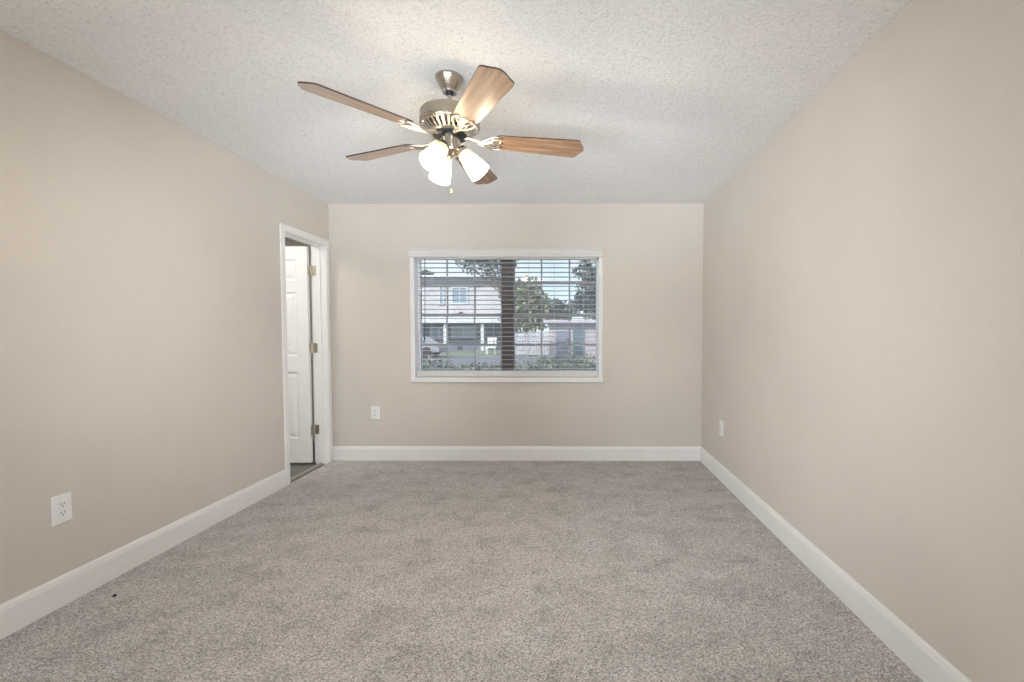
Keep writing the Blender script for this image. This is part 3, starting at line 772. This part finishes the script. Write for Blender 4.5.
# trees
base = (*WXY(527, 0, 31)[:2], GZ)
B_ = lambda us, Y, s: [(*px(u, v, Y, base), r*1.0, r*.9, r*.85) for u, v, r in us]
tree('broad_tree', 'yellow green leafy tree just right of the window mullion', base, 2.2, B_([(519, 296, 1.2), (528, 289, 1.0), (534, 298, 1.0), (523, 306, 1.2), (540, 308, .9), (510, 292, .9), (530, 310, 1.1), (513, 318, 1.0), (522, 321, 1.1), (533, 321, 1.0), (541, 319, .9)], 31, 1), 2600, .34, M['leaf_olive'], 1)
base = (*WXY(552, 0, 40)[:2], GZ)
tree('small_tree', 'small dark tree low against the sky, right of the yellow green tree', base, 2.2, B_([(546, 309, 1.0), (555, 307, 1.0), (551, 313, 1.2), (564, 311, 1.1), (560, 316, 1.2), (541, 315, 1.0)], 40, 1), 1500, .36, M['leaf_dark'], 2)
base = (*WXY(596, 0, 29)[:2], GZ)
tree('tall_tree', 'tall dark tree with spreading branches at the right edge of the window', base, 3.2, B_([(593, 266, .66), (584, 264, .48), (590, 276, .72), (579, 273, .5), (597, 285, .84), (586, 290, .72), (581, 302, .66), (592, 301, .9), (597, 312, .95), (575, 309, .6), (604, 275, .95), (606, 298, 1.1)], 29, 1), 3600, .26, M['leaf_dark'], 3, r=.1)
base = (*WXY(508.5, 0, 17)[:2], GZ)
tree('overhanging_tree', 'grey green tree with leaves overhanging the roof, left of the mullion', base, 3.2, B_([(463, 262, .33), (472, 258, .36), (470, 268, .34), (480, 266, .4), (485, 259, .4), (494, 262, .42), (496, 270, .4), (488, 273, .3), (505, 260, .5), (480, 250, .6), (498, 250, .6)], 17, 1), 1500, .15, M['leaf_grey'], 4, r=.07)
base = (*WXY(425, 0, 48)[:2], GZ)
tree('far_tree', 'small distant treetop above the roof at the upper left', base, 4.5, B_([(421, 274.5, .4), (426, 273.5, .45), (431, 275, .35)], 48, 1), 350, .3, M['leaf_grey'], 5)
# hedge
def hedge(name, label, u0, u1, vtop, Y, n, size, seed, mat, cat='hedge'):
    rnd = random.Random(seed); x0, x1 = WXY(u0, 0, Y)[0], WXY(u1, 0, Y)[0]; zt_ = WXY(0, vtop, Y)[2]
    t = empty(name, ((x0+x1)/2, Y, GZ)); tag(t, label, cat)
    blobs = []; k = max(3, int((x1-x0)/.32))
    for i in range(k+1):
        h = (zt_-GZ)*rnd.uniform(.80, 1.04); blobs.append((x0+(x1-x0)*i/k-t.location.x, rnd.uniform(-.1, .1), h*.55, .30, .34, h*.47))
    b = BM(); leaves(b, blobs, n, size, rnd); obj('foliage', b, mat, t)
    for q in blobs:
        b = BM(); tube(b, [(q[0], q[1], 0), (q[0]+.03, q[1], q[2])], [.018, .008], 6); obj('stem', b, M['bark'], t)
hedge('hedge', 'low green hedge growing just outside along the bottom of the window', 408, 606, 354, 9.2, 6500, .085, 7, M['leaf_hedge'])
# pickup-like parked car, small in the lower left panes
car = empty('parked_car', (*WXY(409, 0, 26)[:2], GZ+.02)); tag(car, 'silver grey car parked beyond the hedge, at the lower left of the window', 'car')
b = BM()
prof = [(-2.1, .32), (-2.15, .62), (-2.0, .86), (-1.5, .92), (-1.0, 1.34), (.4, 1.38), (1.1, .95), (2.0, .82), (2.12, .55), (2.08, .32)]
A = [b.verts.new((-p[0]*.36, -.85, p[1]*.86)) for p in prof]; Bv = [b.verts.new((-p[0]*.36, .85, p[1]*.86)) for p in prof]
A = A; b.faces.new(A); b.faces.new(Bv[::-1])
for i in range(len(prof)):
    j = (i+1) % len(prof); b.faces.new([A[i], A[j], Bv[j], Bv[i]])
bmesh.ops.scale(b, vec=(2.6, 1, 1), verts=b.verts)
body = obj('car_body', b, M['car'], car, .06, .6)
b = BM()
pts = [(1.32, .84), (.86, 1.12), (-.36, 1.15), (-.92, .86)]
for y in (-.865, .855):
    b = BM(); A = [b.verts.new((x*.936, y, z)) for x, z in pts]; Bv = [b.verts.new((x*.936, y+.01, z)) for x, z in pts]
    b.faces.new(A); b.faces.new(Bv[::-1])
    for i in range(4): b.faces.new([A[i], A[(i+1) % 4], Bv[(i+1) % 4], Bv[i]])
    obj('side_window', b, M['carglass'], car)
for x in (-1.25, 1.25):
    for y in (-.80, .80):
        b = BM(); lathe(b, [(0, -.10), (.20, -.10), (.29, -.08), (.30, 0), (.29, .08), (.20, .10), (0, .10)], 24, Matrix.Translation((x, y, .30)) @ Matrix.Rotation(PI/2, 4, 'X'))
        obj('wheel', b, M['tyre'], car, smooth=.6)
b = BM(); box(b, 1.86, 2.0, -.88, -.70, .58, .70); obj('tail_light', b, M['red'], car, .02)
# white garden chair by the building
yc_ = 29.5; p = WXY(491, 0, yc_)
ch = empty('garden_chair', (p[0], yc_, GZ)); tag(ch, 'white chair standing outside by the pale building, left of the mullion', 'chair')
def cp(name, lst, bev=.01): return boxes(name, lst, M['white'], ch, bev)
cp('seat', [(-.30, .30, -.28, .28, .42, .47)])
b = BM()
for k in range(5): quadbox(b, (-.24+k*.12, .26, .47), (-.24+k*.12, .42, 1.05), .08, .02, (0, -1, .3))
quadbox(b, (-.30, .42, 1.05), (.30, .42, 1.05), .05, .08); obj('backrest', b, M['white'], ch)
for x in (-.27, .27):
    for y in (-.25, .25): cp('leg', [(x-.03, x+.03, y-.03, y+.03, 0, .42)])
    cp('armrest', [(x-.05, x+.05, -.28, .30, .66, .70), (x-.025, x+.025, -.27, -.22, .47, .66)])
